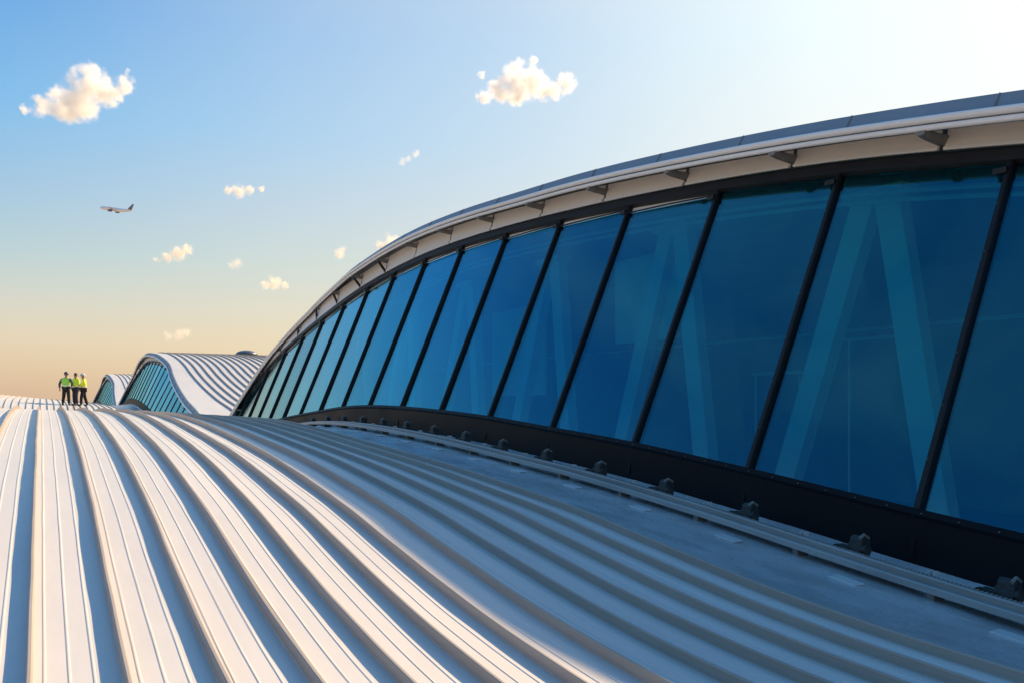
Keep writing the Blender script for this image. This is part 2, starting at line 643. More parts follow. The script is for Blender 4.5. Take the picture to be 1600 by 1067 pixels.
def glass_wall(arch, n0, n1, y0, label, fine=True):
    root = empty('glass_wall', (XS, y0 + (n0 + n1) / 2 * BAY, arch.sill(y0 + (n0 + n1) / 2 * BAY)))
    tag(root, label, 'glass wall', 'glass walls under the arches')
    Y = lambda n: y0 + BAY * n
    # panes
    ytop, ybot = None, None
    for n in range(n0, n1):
        a, b = Y(n) + .02, Y(n + 1) - .02
        za, zb = arch.sill(a) + .01, arch.sill(b) + .01
        ta, tb = arch.head(a) - .05, arch.head(b) - .05
        slit = .11 if n >= 2 else 0.0
        if ta - za < .12 and tb - zb < .12:
            continue
        ta, tb = max(ta - slit * .4, za + .06), max(tb - slit * .9, zb + .06)
        q = MB()
        for off in (0.0, -.02):
            pass
        j4 = [rng.uniform(-.005, .005) for _ in range(4)]
        p = [arch.wall(a, za, j4[0]), arch.wall(b, zb, j4[1]), arch.wall(b, tb, j4[2]), arch.wall(a, ta, j4[0] - j4[1] + j4[2])]
        p2 = [arch.wall(a, za, -.02), arch.wall(b, zb, -.02), arch.wall(b, tb, -.02), arch.wall(a, ta, -.02)]
        q.add(p + p2, [(0, 1, 2, 3), (7, 6, 5, 4), (0, 4, 5, 1), (1, 5, 6, 2), (2, 6, 7, 3), (3, 7, 4, 0)])
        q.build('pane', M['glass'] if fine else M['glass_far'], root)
        # clerestory strip, the slit's sunlight put in as pale paint, between the straight pane top and the curved head
        ha, hb = arch.head(a) - .03, arch.head(b) - .03
        if n >= 2 and (ha - ta > .03 or hb - tb > .03):
            st = MB()
            e = .012
            p = [arch.wall(a, ta + e, -.03), arch.wall(b, tb + e, -.03), arch.wall(b, max(hb, tb + .02), -.03), arch.wall(a, max(ha, ta + .02), -.03)]
            p2 = [v + Vector((.012, 0, 0)) for v in p]
            st.add(p + p2, [(0, 1, 2, 3), (7, 6, 5, 4), (0, 4, 5, 1), (1, 5, 6, 2), (2, 6, 7, 3), (3, 7, 4, 0)])
            st.build('clerestory_strip', M['nose'], root)
            rd = MB()
            rd.tube([arch.wall(a, ta, .025), arch.wall((a + b) / 2, (ta + tb) / 2 + .005, .03), arch.wall(b, tb, .025)], .011, 6)
            rd.build('glazing_rod', M['dark'], root)
    # mullions
    for n in range(n0, n1 + 1):
        y = Y(n)
        z0, z1 = arch.sill(y) - .04, arch.head(y) - .02
        if z1 - z0 < .25:
            continue
        hw, dp = (.025, .05) if fine else (.020, .03)
        mu = MB()
        secs = []
        for z in (z0, z1):
            secs.append([arch.wall(y - hw, z, -.05), arch.wall(y - hw, z, dp - .01), arch.wall(y - hw * .6, z, dp), arch.wall(y + hw * .6, z, dp),
                         arch.wall(y + hw, z, dp - .01), arch.wall(y + hw, z, -.05)])
        for sc_ in secs:
            zc = arch.sill(y)
            for v in sc_:
                v.x += 0
        mu.sweep(secs)
        mo = mu.build('mullion', M['dark'], root)
        if fine and n <= 6:
            k = int((z1 - z0) / .42)
            bo = MB()
            for j in range(1, k):
                z = z0 + (z1 - z0) * j / k
                c = arch.wall(y, z, dp + .004)
                bo.tube([c - Vector((-.004, 0, .0016)), c + Vector((-.005, 0, .002))], .0048, 6)
            bo.build('bolts', M['bolt'], mo)
        # little clip where the mullion meets the head
        cl = MB()
        c = arch.wall(y + .05, z1 - .12, .05)
        cl.box(c, .06, .12, .05)
        cl.build('head_clip', M['dark'], mo)
    # head frame (dark curved band)
    yy = [Y(n0) + (Y(n1) - Y(n0)) * i / 120 for i in range(121)]
    yy = [y for y in yy if arch.head(y) > arch.sill(y) - .3]
    h = MB()
    lo, hi = (.045, .06) if fine else (.02, .03)
    h.sweep([[arch.wall(y, arch.head(y) - lo, -.06), arch.wall(y, arch.head(y) - lo, .06), arch.wall(y, arch.head(y) + hi, .065), arch.wall(y, arch.head(y) + hi, -.06)] for y in yy])
    h.build('head_frame', M['head'], root)
    h = MB()
    h.sweep([[arch.wall(y, arch.head(y) + .063, -.04), arch.wall(y, arch.head(y) + .063, .02), arch.wall(y, arch.head(y) + .102, .02), arch.wall(y, arch.head(y) + .102, -.04)] for y in yy])
    h.build('shadow_gap', M['dark'] if fine else M['fascia'], root)
    # sill panel (black spandrel) with a thin top lip
    yy = [Y(n0) + (Y(n1) - Y(n0)) * i / 120 for i in range(121)]
    h = MB()
    h.sweep([[arch.wall(y, arch.sill(y) + .02, -.05), arch.wall(y, arch.sill(y) + .02, .05), arch.wall(y, arch.sill(y) - .03, .06), arch.wall(y, arch.sill(y) - .05, .035),
              Vector((XS - .035 - .06, y, arch.sill(y) - .415)), Vector((XS - .06, y, arch.sill(y) - .80)), Vector((XS + .1, y, arch.sill(y) - .80))] for y in yy])
    so = h.build('sill_panel', M['spandrel'], root)
    if fine:
        bo = MB()
        y = 0.5
        while y < 14:
            c = arch.wall(y, arch.sill(y) - .012, .06)
            bo.tube([c, c + Vector((-.006, 0, .001))], .0045, 6)
            y += .3
        bo.build('bolts', M['bolt'], so)
        for n in range(n0, n1 + 1):
            y = Y(n)
            j = MB()
            z = arch.sill(y)
            j.add([Vector((XS - .045, y - .02, z - .06)), Vector((XS - .045, y + .02, z - .06)), Vector((XS - .103, y + .02, z - .33)), Vector((XS - .103, y - .02, z - .33)),
                   Vector((XS + .05, y - .02, z - .06)), Vector((XS + .05, y + .02, z - .06)), Vector((XS + .05, y + .02, z - .33)), Vector((XS + .05, y - .02, z - .33))],
                  [(0, 1, 2, 3), (4, 5, 6, 7), (0, 1, 5, 4), (2, 3, 7, 6), (1, 2, 6, 5), (0, 3, 7, 4)])
            j.build('joint_cover', M['spandrel'], so)
    return root


def arched_roof(arch, y0, y1, label, xfar=21.0, xedge=.9, pitch=.5, brackets=None, open_from=None, nseam=26):
    yc = (y0 + y1) / 2
    root = empty('arched_roof', (10, yc, arch.nose(yc)))
    tag(root, label, 'roof', 'arched white roofs')
    rz = lambda y: NOSE(y) + .22
    yy = list(np.arange(y0, y1 + .01, .35)) + [y1]
    # the nose in plan
    nz = NOSE
    nx = lambda y: XS + lean_at(y - arch.dy) * (NOSE(y) - .35 - max(A1.sill(y) if y < 36 else -9, A2.sill(y) if 34 < y < 86 else -9, A3.sill(y) if y > 84 else -9)) - ov(y)
    XE = 8.0
    # main white deck
    dk = MB()
    dk.grid([[(x, y, rz(y) - .004 + .006 * noise.noise(Vector((x, y * .7, 1)))) for x in np.arange(XE, xfar + .01, .5)] for y in yy])
    dk.build('roof_deck', M['roof'], root)
    un = MB()
    un.grid([[(x, y, rz(y) - .16) for x in (nx(y) + .3, 8.4, 12, 16, xfar)] for y in yy])
    un.build('ceiling_lining', M['interior'], root)
    # plain edge sheet
    ed = MB()
    ed.grid([[(nx(y) + .20 + (XE + .02 - nx(y) - .20) * t, y, rz(y) + .0015 + .003 * noise.noise(Vector((t * 2, y, 5)))) for t in (0, .2, .4, .6, .8, 1)] for y in yy])
    ed.build('edge_sheet', M['roof'], root)
    # steep upstand that faces outward
    up = MB()
    up.grid([[(nx(y) + .02, y, nz(y) + .035), (nx(y) + .05, y, nz(y) + .05), (nx(y) + .15, y, rz(y) - .01), (nx(y) + .21, y, rz(y) + .004)] for y in yy])
    up.build('upstand', M['upstand'], root)
    for k in range(int((y1 - y0) / 1.5)):
        y = y0 + 1.5 * k + .4
        j = MB()
        j.tube([(nx(y) + .035, y, nz(y) + .045), (nx(y) + .145, y, rz(y) - .008)], .006, 5)
        j.build('lap_joint', M['bracket'], root)
    # two pale rails along the nose
    for dz, dx, r in ((.018, 0.0, .036), (-.058, .012, .030)):
        t = MB()
        t.tube([(nx(y) + dx, y, nz(y) + dz) for y in yy], r, 10)
        t.build('nose_rail', M['nose'], root, smooth=True)
    # standing seams
    sp = [(.024, -.01), (.018, .085), (-.018, .085), (-.024, -.01)]
    for i in range(nseam):
        x = XE + .02 + i * pitch
        if x > xfar:
            break
        s_ = MB()
        s_.sweep([[(x + a, y, rz(y) + b) for a, b in sp] for y in yy])
        s_.build('standing_seam', M['seam'], root)
    # fascia panels from head frame up to the nose, and brackets
    y = 4.55 + arch.dy
    ylist = []
    while y - BAY > y0 + .4:
        y -= BAY
    while y < y1 - .4:
        ylist.append(y)
        y += BAY
    for y in ylist:
        hz, z = arch.head(y), arch.nose(y)
        if hz < arch.sill(y) - .1:
            continue
        br = MB()
        q = arch.wall(y, hz + .105, .02)
        xi = max(q.x + .06, nx(y) + .2)
        zt = nz(y) - .08
        secs = []
        for x_, d_ in ((nx(y) - .006, .045), (nx(y) + .10, .065), (xi, .09)):
            secs.append([(x_, y - .055, zt), (x_, y + .055, zt), (x_, y + .055, zt - .015), (x_, y + .028, zt - d_), (x_, y - .028, zt - d_), (x_, y - .055, zt - .015)])
        br.sweep(secs)
        if y - arch.dy > 18:
            st = MB()
            st.tube([(nx(y) + .02, y, zt - .02), (q.x - .02, y, q.z + .02)], .034, 6)
            st.build('stay', M['head'], root)
        br.build('bracket', M['bracket'], root)
    for k in range(len(ylist) - 1):
        a, b = ylist[k] + .03, ylist[k + 1] - .03
        if open_from is not None and a > open_from + arch.dy:
            continue
        if arch.head(a) < arch.sill(a) or arch.head(b) < arch.sill(b):
            continue
        pn = MB()
        sub = [a + (b - a) * t / 4 for t in range(5)]
        rows = []
        for y in sub:
            q = arch.wall(y, arch.head(y) + .105, .045)
            n_ = Vector((max(q.x + .07, nx(y) + .16), y, max(nz(y) + .0, q.z + .03)))
            lip = q + (n_ - q) * .16
            rows.append([q, q + Vector((-.02, 0, .004)), lip + Vector((-.02, 0, .004)), lip, n_, n_ + Vector((.02, 0, .0)), q + Vector((.02, 0, .004))])
        pn.sweep(rows)
        pn.build('fascia_panel', M['fascia'], root)
    return root


glass_wall(A1, -11, 17, 3.87, 'tall blue glass wall leaning back, nearest and largest, filling the right side')
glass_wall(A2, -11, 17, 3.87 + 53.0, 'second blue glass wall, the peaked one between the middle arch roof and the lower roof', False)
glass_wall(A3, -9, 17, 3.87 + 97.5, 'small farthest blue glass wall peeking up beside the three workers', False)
arched_roof(A1, -16, 36, 'near arched roof edge with beige fascia curving over the tall glass wall')
arched_roof(A2, 36.02, 84, 'middle arched white roof with dark seams and a wide pale edge')
arched_roof(A3, 84.02, 132, 'farthest small arched white roof behind the middle one')

# low vent on the crest of the middle arch roof
vt = empty('roof_vent', (14.3, 66.5, A2.nose(66.5) + .15))
tag(vt, 'low dark grey domed vent on the crest of the middle arched roof', 'vent')
v_ = MB()
secs = []
for k in range(9):
    a = k / 8 * math.pi / 2
    secs.append([(14.3 + .85 * math.cos(a) * math.cos(t) + 0, 66.5 + 1.0 * math.cos(a) * math.sin(t), A2.nose(66.5) + .30 + .36 * math.sin(a)) for t in np.arange(0, 6.283, .35)])
v_.sweep(secs)
v_.build('dome', M['vent'], vt, True)
v_ = MB()
v_.sweep([[(14.3 + r * math.cos(t), 66.5 + r * 1.15 * math.sin(t), A2.nose(66.5) + z) for t in np.arange(0, 6.283, .35)] for r, z in ((.78, .0), (.78, .24), (.95, .26), (.95, .31), (.8, .32))])
v_.build('collar', M['bracket'], vt)

# ------------------------------------------------------------------ inside the glass wall
m = MB()
m.add([(6.3, -9, -2.7), (20.5, -9, -2.7), (20.5, 142, -2.7), (6.3, 142, -2.7)], [(0, 1, 2, 3)])
tag(m.build('floor', M['ifloor']), kind='structure')
m = MB()
m.grid([[(20.5, y, -2.7), (20.5, y, NOSE(y) + .10), (20.7, y, NOSE(y) + .10), (20.7, y, -2.7)] for y in np.arange(-9, 132, 1.0)], closed=True)
tag(m.build('back_wall', M['interior']), 'plain grey wall deep inside the building behind the blue glass', 'wall')
for k in range(8):
    yb = 6.05 + 3.57 * k
    top = min(A1.head(yb) - .12, 2.75)
    xb = 8.75
    root = empty('slanted_column', (xb, yb, -2.7))
    tag(root, ['widest pair of slanted pale columns behind the nearest full glass pane', 'second pair of slanted pale columns behind the glass from the right',
               'third pair of slanted pale columns behind the glass from the right', 'fourth pair of slanted pale columns behind the glass from the right',
               'fifth pair of slanted pale columns behind the glass from the right', 'sixth pair of slanted pale columns behind the glass from the right',
               'seventh pair of slanted pale columns behind the glass from the right', 'last pair of slanted pale columns at the low far end of the glass'][k],
        'column', 'slanted columns inside the glass wall')
    for sgn in (-1, 1):
        c = MB()
        b0, t0 = Vector((xb - .25, yb + (1.75 if sgn > 0 else -1.15), -2.7)), Vector((xb, yb + sgn * .16, top))
        hw = .16
        c.sweep([[b0 + Vector((-.1, -hw, 0)), b0 + Vector((-.1, hw, 0)), b0 + Vector((.1, hw, 0)), b0 + Vector((.1, -hw, 0))],
                 [t0 + Vector((-.1, -hw, 0)), t0 + Vector((-.1, hw, 0)), t0 + Vector((.1, hw, 0)), t0 + Vector((.1, -hw, 0))]])
        c.build('strut', M['column'], root)
    c = MB()
    c.box((xb, yb, top + .06), .34, .8, .12)
    c.build('cap_plate', M['column'], root)
for (x, z, lab) in ((8.6, 0.0, 'pale curved beam running along the tops of the slanted columns'), (13.0, -1.15, 'pale straight rail deep inside behind the columns')):
    b = MB()
    if z == 0.0:
        for dz in (0, .10):
            b.tube([(x - .12, y, A1.head(y) - .18 + dz - .0) for y in np.arange(2.5, 27, .6)], .028, 6)
    else:
        b.tube([(x, y, 1.35) for y in np.arange(1, 30, 2.0)], .035, 6)
    tag(b.build('interior_beam', M['column']), lab, 'beam')

for (xa, ya, yb2, za, zb2, lab) in ((9.7, 10.6, 12.4, 1.15, 2.75, 'pale square partition panel high behind the glass left of the second slanted column pair'),
                                   (10.4, 16.0, 18.6, .2, 2.4, 'pale partition panel behind the middle panes of the glass wall')):
    m = MB()  # added pale panels standing in for reflections in the panes
    m.box((xa, (ya + yb2) / 2, (za + zb2) / 2), .06, yb2 - ya, zb2 - za)
    tag(m.build('partition_panel', M['column']), lab, 'panel', 'partition panels inside the glass wall')
for k, (ya, yb2, zz) in enumerate(((4.4, 5.5, .95), (7.2, 8.6, 1.05), (9.4, 10.6, .55), (2.7, 3.6, .80))):
    m = MB()  # added bars standing in for bright reflected dashes in the glass
    m.tube([(11.5, ya, zz), (11.5, yb2, zz)], .03, 6)
    m.tube([(11.5, ya + .1, zz), (11.5, ya + .1, -2.7)], .02, 6)
    m.tube([(11.5, yb2 - .1, zz), (11.5, yb2 - .1, -2.7)], .02, 6)
    tag(m.build('handrail', M['column']), ['short pale handrail far inside behind the nearest full pane', 'short pale handrail far inside behind the second pane from the right',
        'short pale handrail far inside behind the third pane from the right', 'short pale handrail far inside at the right edge of the glass'][k], 'handrail', 'handrails inside the glass wall')

# ------------------------------------------------------------------ toothed rail along the foot of the glass wall
RX = 5.30
rail = empty('toothed_rail', (RX, 10, flash_z(RX, 10)))
tag(rail, 'long grey double rail with a toothed edge along the foot of the glass wall', 'rail')
yy = [y for y in ys if 0 <= y < 34]
rz_ = lambda y: flash_z(RX, y) + .085
for dx, nm, h in ((-.075, 'outer_flange', .05), (.075, 'inner_flange', .085)):
    t = MB()
    t.sweep([[(RX + dx - .022, y, rz_(y) - h / 2), (RX + dx + .022, y, rz_(y) - h / 2), (RX + dx + .022, y, rz_(y) + h / 2 - .008), (RX + dx + .012, y, rz_(y) + h / 2),
              (RX + dx - .012, y, rz_(y) + h / 2), (RX + dx - .022, y, rz_(y) + h / 2 - .008)] for y in yy])
    t.build(nm, M['rail'], rail)
t = MB()
t.sweep([[(RX - .07, y, rz_(y) - .022), (RX + .07, y, rz_(y) - .022), (RX + .07, y, rz_(y) - .008), (RX - .07, y, rz_(y) - .008)] for y in yy])
t.build('web', M['rail'], rail)
t = MB()
y = 1.0
while y < 16:
    t.box((RX + .105, y, rz_(y) + .034), .026, .014, .022)
    y += .030
tag(t.build('teeth', M['rail'], rail), kind='stuff')
y = 2.1
while y < 30:
    f_ = MB()
    f_.box((RX, y, rz_(y) - .06), .13, .05, .08)
    f_.box((RX, y, rz_(y) - .10), .15, .08, .012)
    f_.build('rail_foot', M['bracket'], rail)
    y += 1.135

# dark roller brackets and small pale clips between rail and glass wall
ordn = ['nearest', 'second', 'third', 'fourth', 'fifth', 'sixth', 'seventh', 'eighth', 'ninth', 'tenth', 'eleventh', 'twelfth', 'thirteenth', 'fourteenth', 'fifteenth', 'sixteenth']


def roller_parts(root):
    x, y, z = root.location
    b = MB()
    # hooked housing: base block, raised back, rounded hood
    out = []
    for k in range(9):
        a = math.pi * k / 8
        out.append((.075 + .055 * math.cos(math.pi - a) - .0, .135 + .055 * math.sin(a)))
    pr = [(-.02, 0.0), (.02, .135)] + out[1:] + [(.135, 0.0)]
    secs = []
    for dy in (-.055, .055):
        secs.append([(x + .02 + px * .9, y + dy, z + pz) for px, pz in pr])
    b.sweep(secs)
    o = b.build('housing', M['roller'], root)
    b = MB()
    b.box((x + .04, y + .105, z + .062), .09, .10, .075, Matrix.Rotation(R(8), 3, 'X'))
    b.box((x + .02, y + .15, z + .095), .05, .05, .018)
    b.build('arm', M['roller'], root)
    b = MB()
    b.tube([(x + .07, y - .085, z + .085), (x + .07, y + .075, z + .085)], .045, 14)
    b.build('roller', M['roller'], root)
    b = MB()
    b.tube([(x + .005, y - .058, z + .18), (x + .06, y - .058, z + .205), (x + .13, y - .05, z + .17)], .012, 6)
    b.build('hook', M['bracket'], root)
    b = MB()
    b.box((x + .07, y, z - .018), .20, .24, .042)
    b.build('base_plate', M['bracket'], root)


def clip_parts(root):
    x, y, z = root.location
    b = MB()
    b.box((x + .05, y - .024, z + .045), .05, .014, .09)
    b.box((x + .05, y + .024, z + .045), .05, .014, .09)
    b.build('jaw', M['plate'], root)
    b = MB()
    b.box((x + .05, y, z - .018), .12, .16, .042)
    b.build('base_plate', M['plate'], root)


def copy_at(src, y, label, group):
    c = src.copy()
    COL.objects.link(c)
    c.location = (src.location.x, y, flash_z(5.5, y) + .04)
    for ch in src.children:
        k = ch.copy()
        COL.objects.link(k)
        k.parent = c
    c['label'] = label
    c['group'] = group
    return c


r0 = empty('roller_bracket', (5.50, 2.90, flash_z(5.5, 2.9) + .04))
roller_parts(r0)
tag(r0, 'nearest dark roller bracket behind the toothed rail at the lower right edge', 'bracket', 'dark roller brackets along the rail')
c0 = empty('pale_clip', (5.52, 3.42, flash_z(5.5, 3.42) + .04))
clip_parts(c0)
tag(c0, 'nearest small pale clip between the first two dark roller brackets', 'clip', 'small pale clips along the rail')
for k in range(1, 15):
    copy_at(r0, 2.90 + 1.135 * k, ordn[k] + ' dark roller bracket along the rail, counted from the lower right', 'dark roller brackets along the rail')
    copy_at(c0, 3.42 + 1.135 * k, ordn[k] + ' small pale clip along the rail, counted from the lower right', 'small pale clips along the rail')


# ------------------------------------------------------------------ people
def skin_mesh(name, verts, edges, radii, mat, parent, sub=2, root_i=0):
    me = bpy.data.meshes.new(name)
    me.from_pydata(verts, edges, [])
    o = bpy.data.objects.new(name, me)
    COL.objects.link(o)
    sk = o.modifiers.new('skin', 'SKIN')
    sk.use_smooth_shade = True
    sd_ = me.skin_vertices[0].data
    for i, r in enumerate(radii):
        r = r if isinstance(r, tuple) else (r, r)
        sd_[i].radius = r
        sd_[i].use_root = (i == root_i)
    ss = o.modifiers.new('sub', 'SUBSURF')
    ss.levels = ss.render_levels = sub
    dg = bpy.context.evaluated_depsgraph_get()
    dg.update()
    nm = bpy.data.meshes.new_from_object(o.evaluated_get(dg))
    o.modifiers.clear()
    o.data = nm
    nm.name = name
    nm.materials.clear()
    nm.materials.append(mat)
    o.parent = parent
    return o


M['skin'] = plain('skin', (.32, .19, .13), .6, var=.12)
M['hair'] = plain('dark_hair', (.03, .022, .018), .6)
M['green'] = plain('green_vest_fabric', (.36, .76, .10), .8, var=.12)
M['yellow'] = plain('yellow_vest_fabric', (.68, .78, .05), .8, var=.12)
M['yellow2'] = plain('lemon_vest_fabric', (.76, .84, .06), .8, var=.12)
M['band'] = plain('silver_tape', (.72, .75, .66), .4, .2, var=.08)
M['navy'] = plain('navy_cloth', (.035, .035, .055), .85, var=.3)
M['black'] = plain('black_cloth', (.022, .02, .022), .85, var=.3)
M['greysh'] = plain('grey_blue_shirt', (.07, .075, .10), .85, var=.2)
M['boot'] = plain('boot_leather', (.02, .017, .015), .6)
M['hatw'] = plain('white_helmet_plastic', (.58, .56, .52), .3, var=.05)
M['hatd'] = plain('dark_blue_helmet_plastic', (.03, .045, .08), .3, var=.1)
M['paper'] = plain('white_paper', (.8, .8, .78), .7, var=.04)


def person(loc, rz, pose, cols, label):
    """pose: joints in metres, person faces -Y locally"""
    root = empty('person', loc)
    root.rotation_euler = (0, 0, rz)
    tag(root, label, 'person', 'workers on the roof')
    J = pose
    Vv = lambda k: J[k]
    # body: one continuous skinned figure with hands
    names = ['pelvis', 'waist', 'chest', 'neck', 'head0', 'head1', 'shL', 'elL', 'wrL', 'paL', 'shR', 'elR', 'wrR', 'paR', 'hipL', 'knL', 'anL', 'toL', 'hipR', 'knR', 'anR', 'toR']
    rad = dict(pelvis=(.13, .10), waist=(.12, .09), chest=(.145, .105), neck=.052, head0=(.072, .088), head1=(.062, .074), shL=.06, elL=.043, wrL=.029, paL=(.036, .022), shR=.06, elR=.043, wrR=.029,
               paR=(.036, .022), hipL=.085, knL=.058, anL=.042, toL=.035, hipR=.085, knR=.058, anR=.042, toR=.035)
    ed = [('pelvis', 'waist'), ('waist', 'chest'), ('chest', 'neck'), ('neck', 'head0'), ('head0', 'head1'), ('chest', 'shL'), ('shL', 'elL'), ('elL', 'wrL'), ('wrL', 'paL'),
          ('chest', 'shR'), ('shR', 'elR'), ('elR', 'wrR'), ('wrR', 'paR'), ('pelvis', 'hipL'), ('hipL', 'knL'), ('knL', 'anL'), ('anL', 'toL'), ('pelvis', 'hipR'), ('hipR', 'knR'), ('knR', 'anR'), ('anR', 'toR')]
    vs = [Vector(J[n]) for n in names]
    es = [(names.index(a), names.index(b)) for a, b in ed]
    rr = [rad[n] for n in names]
    for sd_ in 'LR':
        wr, pa = Vector(J['wr' + sd_]), Vector(J['pa' + sd_])
        d_ = (pa - wr).normalized()
        side = d_.cross(Vector((1, 0, 0))).normalized()
        nrm_ = side.cross(d_)
        pi = names.index('pa' + sd_)
        for q in range(4):
            ln = (.07, .08, .075, .06)[q]
            b = pa + side * (-.027 + .018 * q) + d_ * .02
            i0 = len(vs)
            vs += [b, b + d_ * ln * .5 + nrm_ * .006, b + d_ * ln * .85 + nrm_ * .028]
            rr += [.0095, .0088, .0075]
            es += [(pi, i0), (i0, i0 + 1), (i0 + 1, i0 + 2)]
        wi = names.index('pa' + sd_)
        i0 = len(vs)
        vs += [pa + side * -.045 - d_ * .005, pa + side * -.055 + d_ * .035 + nrm_ * .01]
        rr += [.011, .009]
        es += [(wi, i0), (i0, i0 + 1)]
    skin_mesh('body', [tuple(v) for v in vs], es, rr, M['skin'], root, 1)

    def chain(name, keys, radii, mat, ed_=None, sub=2, extra=0.0):
        vs = [tuple(J[k]) if isinstance(k, str) else tuple(k) for k in keys]
        es = ed_ or [(i, i + 1) for i in range(len(vs) - 1)]
        return skin_mesh(name, vs, es, radii, mat, root, sub)
    # trousers
    chain('trousers', ['pelvis', 'hipL', 'knL', 'anL', 'hipR', 'knR', 'anR'], [(.165, .13), .115, .088, .074, .115, .088, .074], cols['trousers'],
          [(0, 1), (1, 2), (2, 3), (0, 4), (4, 5), (5, 6)])
    for s_ in 'LR':
        a, t = Vector(J['an' + s_]), Vector(J['to' + s_])
        chain('boot', [a + Vector((0, 0, .05)), a + Vector((0, .01, -.035)), t], [.055, (.055, .05), (.045, .035)], cols['boots'])
    # sleeves
    for s_ in 'LR':
        a, e, w_ = Vector(J['sh' + s_]), Vector(J['el' + s_]), Vector(J['wr' + s_])
        chain('sleeve', [a, e, e + (w_ - e) * .88], [.085, .066, .05], cols['sleeve'])
    # vest
    p_, w_, c_ = Vector(J['pelvis']), Vector(J['waist']), Vector(J['chest'])
    up = (c_ - w_).normalized()
    vtop = c_ + up * .10
    vs = [p_ + Vector((0, 0, -.02)), w_, c_, vtop, Vector(J['shL']) + Vector((0, 0, .02)), Vector(J['shR']) + Vector((0, 0, .02))]
    skin_mesh('vest', [tuple(v) for v in vs], [(0, 1), (1, 2), (2, 3), (2, 4), (2, 5)], [(.22, .165), (.205, .155), (.215, .16), (.09, .08), .10, .10], cols['vest'], root, 2)
    tb = MB()
    ctr = w_ + (p_ - w_) * .45
    for zz in (0.0,):
        secs = []
        for dz in (-.03, .03):
            secs.append([ctr + Vector((.216 * math.cos(t), .170 * math.sin(t), dz)) for t in np.arange(0, 6.28, .3)])
        tb.sweep(secs)
    tb.build('reflective_band', M['band'], None).parent = root
    # hair or helmet, face
    h0, h1 = Vector(J['head0']), Vector(J['head1'])
    hm = MB()
    hc = h0 + (h1 - h0) * .55
    ax = (h1 - h0).normalized()
    fwd = Vector(J['look'])
    rt = ax.cross(fwd).normalized()
    fwd = rt.cross(ax).normalized()
    rr_ = (.118, .138, .125) if cols['hat'] else (.088, .104, .105)
    secs = []
    for k in range(7):
        a = k / 6 * math.pi / 2 * .98
        secs.append([hc + ax * (.012 + rr_[2] * math.sin(a)) + rt * rr_[0] * math.cos(a) * math.cos(t) + fwd * (rr_[1] * math.cos(a) * math.sin(t) - (0 if cols['hat'] else .012)) for t in np.arange(0, 6.28, .42)])
    hm.sweep(secs)
    if cols['hat']:
        hm.sweep([[hc + rt * .125 * s1 * math.cos(t) + fwd * (.145 * s1 * math.sin(t) + (.05 if math.sin(t) > .3 else 0)) + ax * dz for t in np.arange(0, 6.28, .42)] for s1, dz in ((1.0, .004), (1.06, .016))])
        hm.build('helmet', cols['hat'], None, True).parent = root
    else:
        hm.build('hair', M['hair'], None, True).parent = root
    e_ = h0 + (h1 - h0) * .35 + fwd * .085
    for sx in (-.03, .03):
        fc = MB()
        fc.tube([e_ + rt * sx, e_ + rt * sx + fwd * .008], .011, 6)
        fc.build('eye', M['hair'], None).parent = root
    fc = MB()
    fc.tube([e_ - ax * .075 - rt * .025, e_ - ax * .078, e_ - ax * .075 + rt * .025], .006, 5)
    fc.build('mouth', M['hair'], None).parent = root
    ns = MB()
    ns.tube([e_ + fwd * -.005 + ax * .0, e_ + fwd * .024 - ax * .04], .009, 6, .015)
    ns.build('nose', M['skin'], None).parent = root
    for sx in (-1, 1):
        ns = MB()
        c = h0 + (h1 - h0) * .3 + rt * .082 * sx
        ns.tube([c - ax * .03, c + ax * .03], .016, 6)
        ns.build('ear', M['skin'], None).parent = root
    return root


def pose(**kw):
    J = dict(pelvis=(0, 0, .95), waist=(0, .01, 1.12), chest=(0, .01, 1.32), neck=(0, 0, 1.49), head0=(0, -.01, 1.59), head1=(0, -.005, 1.71),
             shL=(.185, .01, 1.42), elL=(.25, .03, 1.14), wrL=(.26, -.03, .90), paL=(.26, -.05, .83),
             shR=(-.185, .01, 1.42), elR=(-.25, .03, 1.14), wrR=(-.26, -.03, .90), paR=(-.26, -.05, .83),
             hipL=(.09, 0, .90), knL=(.11, -.02, .50), anL=(.12, .02, .09), toL=(.14, -.15, .035),
             hipR=(-.09, 0, .90), knR=(-.11, -.02, .50), anR=(-.12, .02, .09), toR=(-.14, -.15, .035), look=(0, -1, 0))
    J.update(kw)
    return J


def at_roof(px, D):
    """a spot on the roof seen at image column px, D metres along the view axis"""
    Xr = (px - 800) * D / 1244.0
    X = D * math.sin(YAW) + Xr * math.cos(YAW)
    Yw = D * math.cos(YAW) - Xr * math.sin(YAW)
    return (X, Yw, roof_z(X, Yw) + .002)


view = -YAW          # with this turn a figure's -Y points back along the view axis
# left: back turned to the camera, legs apart
person(at_roof(103.5, 42.3), view + R(180), pose(hipL=(.10, 0, .90), knL=(.15, -.04, .5), anL=(.19, .0, .09), toL=(.22, -.16, .035), knR=(-.14, .02, .5), anR=(-.17, .04, .09), toR=(-.2, -.12, .035),
       elR=(-.36, .06, 1.17), wrR=(-.24, -.04, .99), paR=(-.18, -.05, .95), elL=(.33, .05, 1.14), wrL=(.37, -.04, .90), paL=(.37, -.07, .83), look=(.5, -.86, 0)),
       dict(trousers=M['black'], boots=M['boot'], sleeve=M['greysh'], vest=M['green'], hat=M['hatd']), 'worker in a bright green vest, leftmost, back turned')
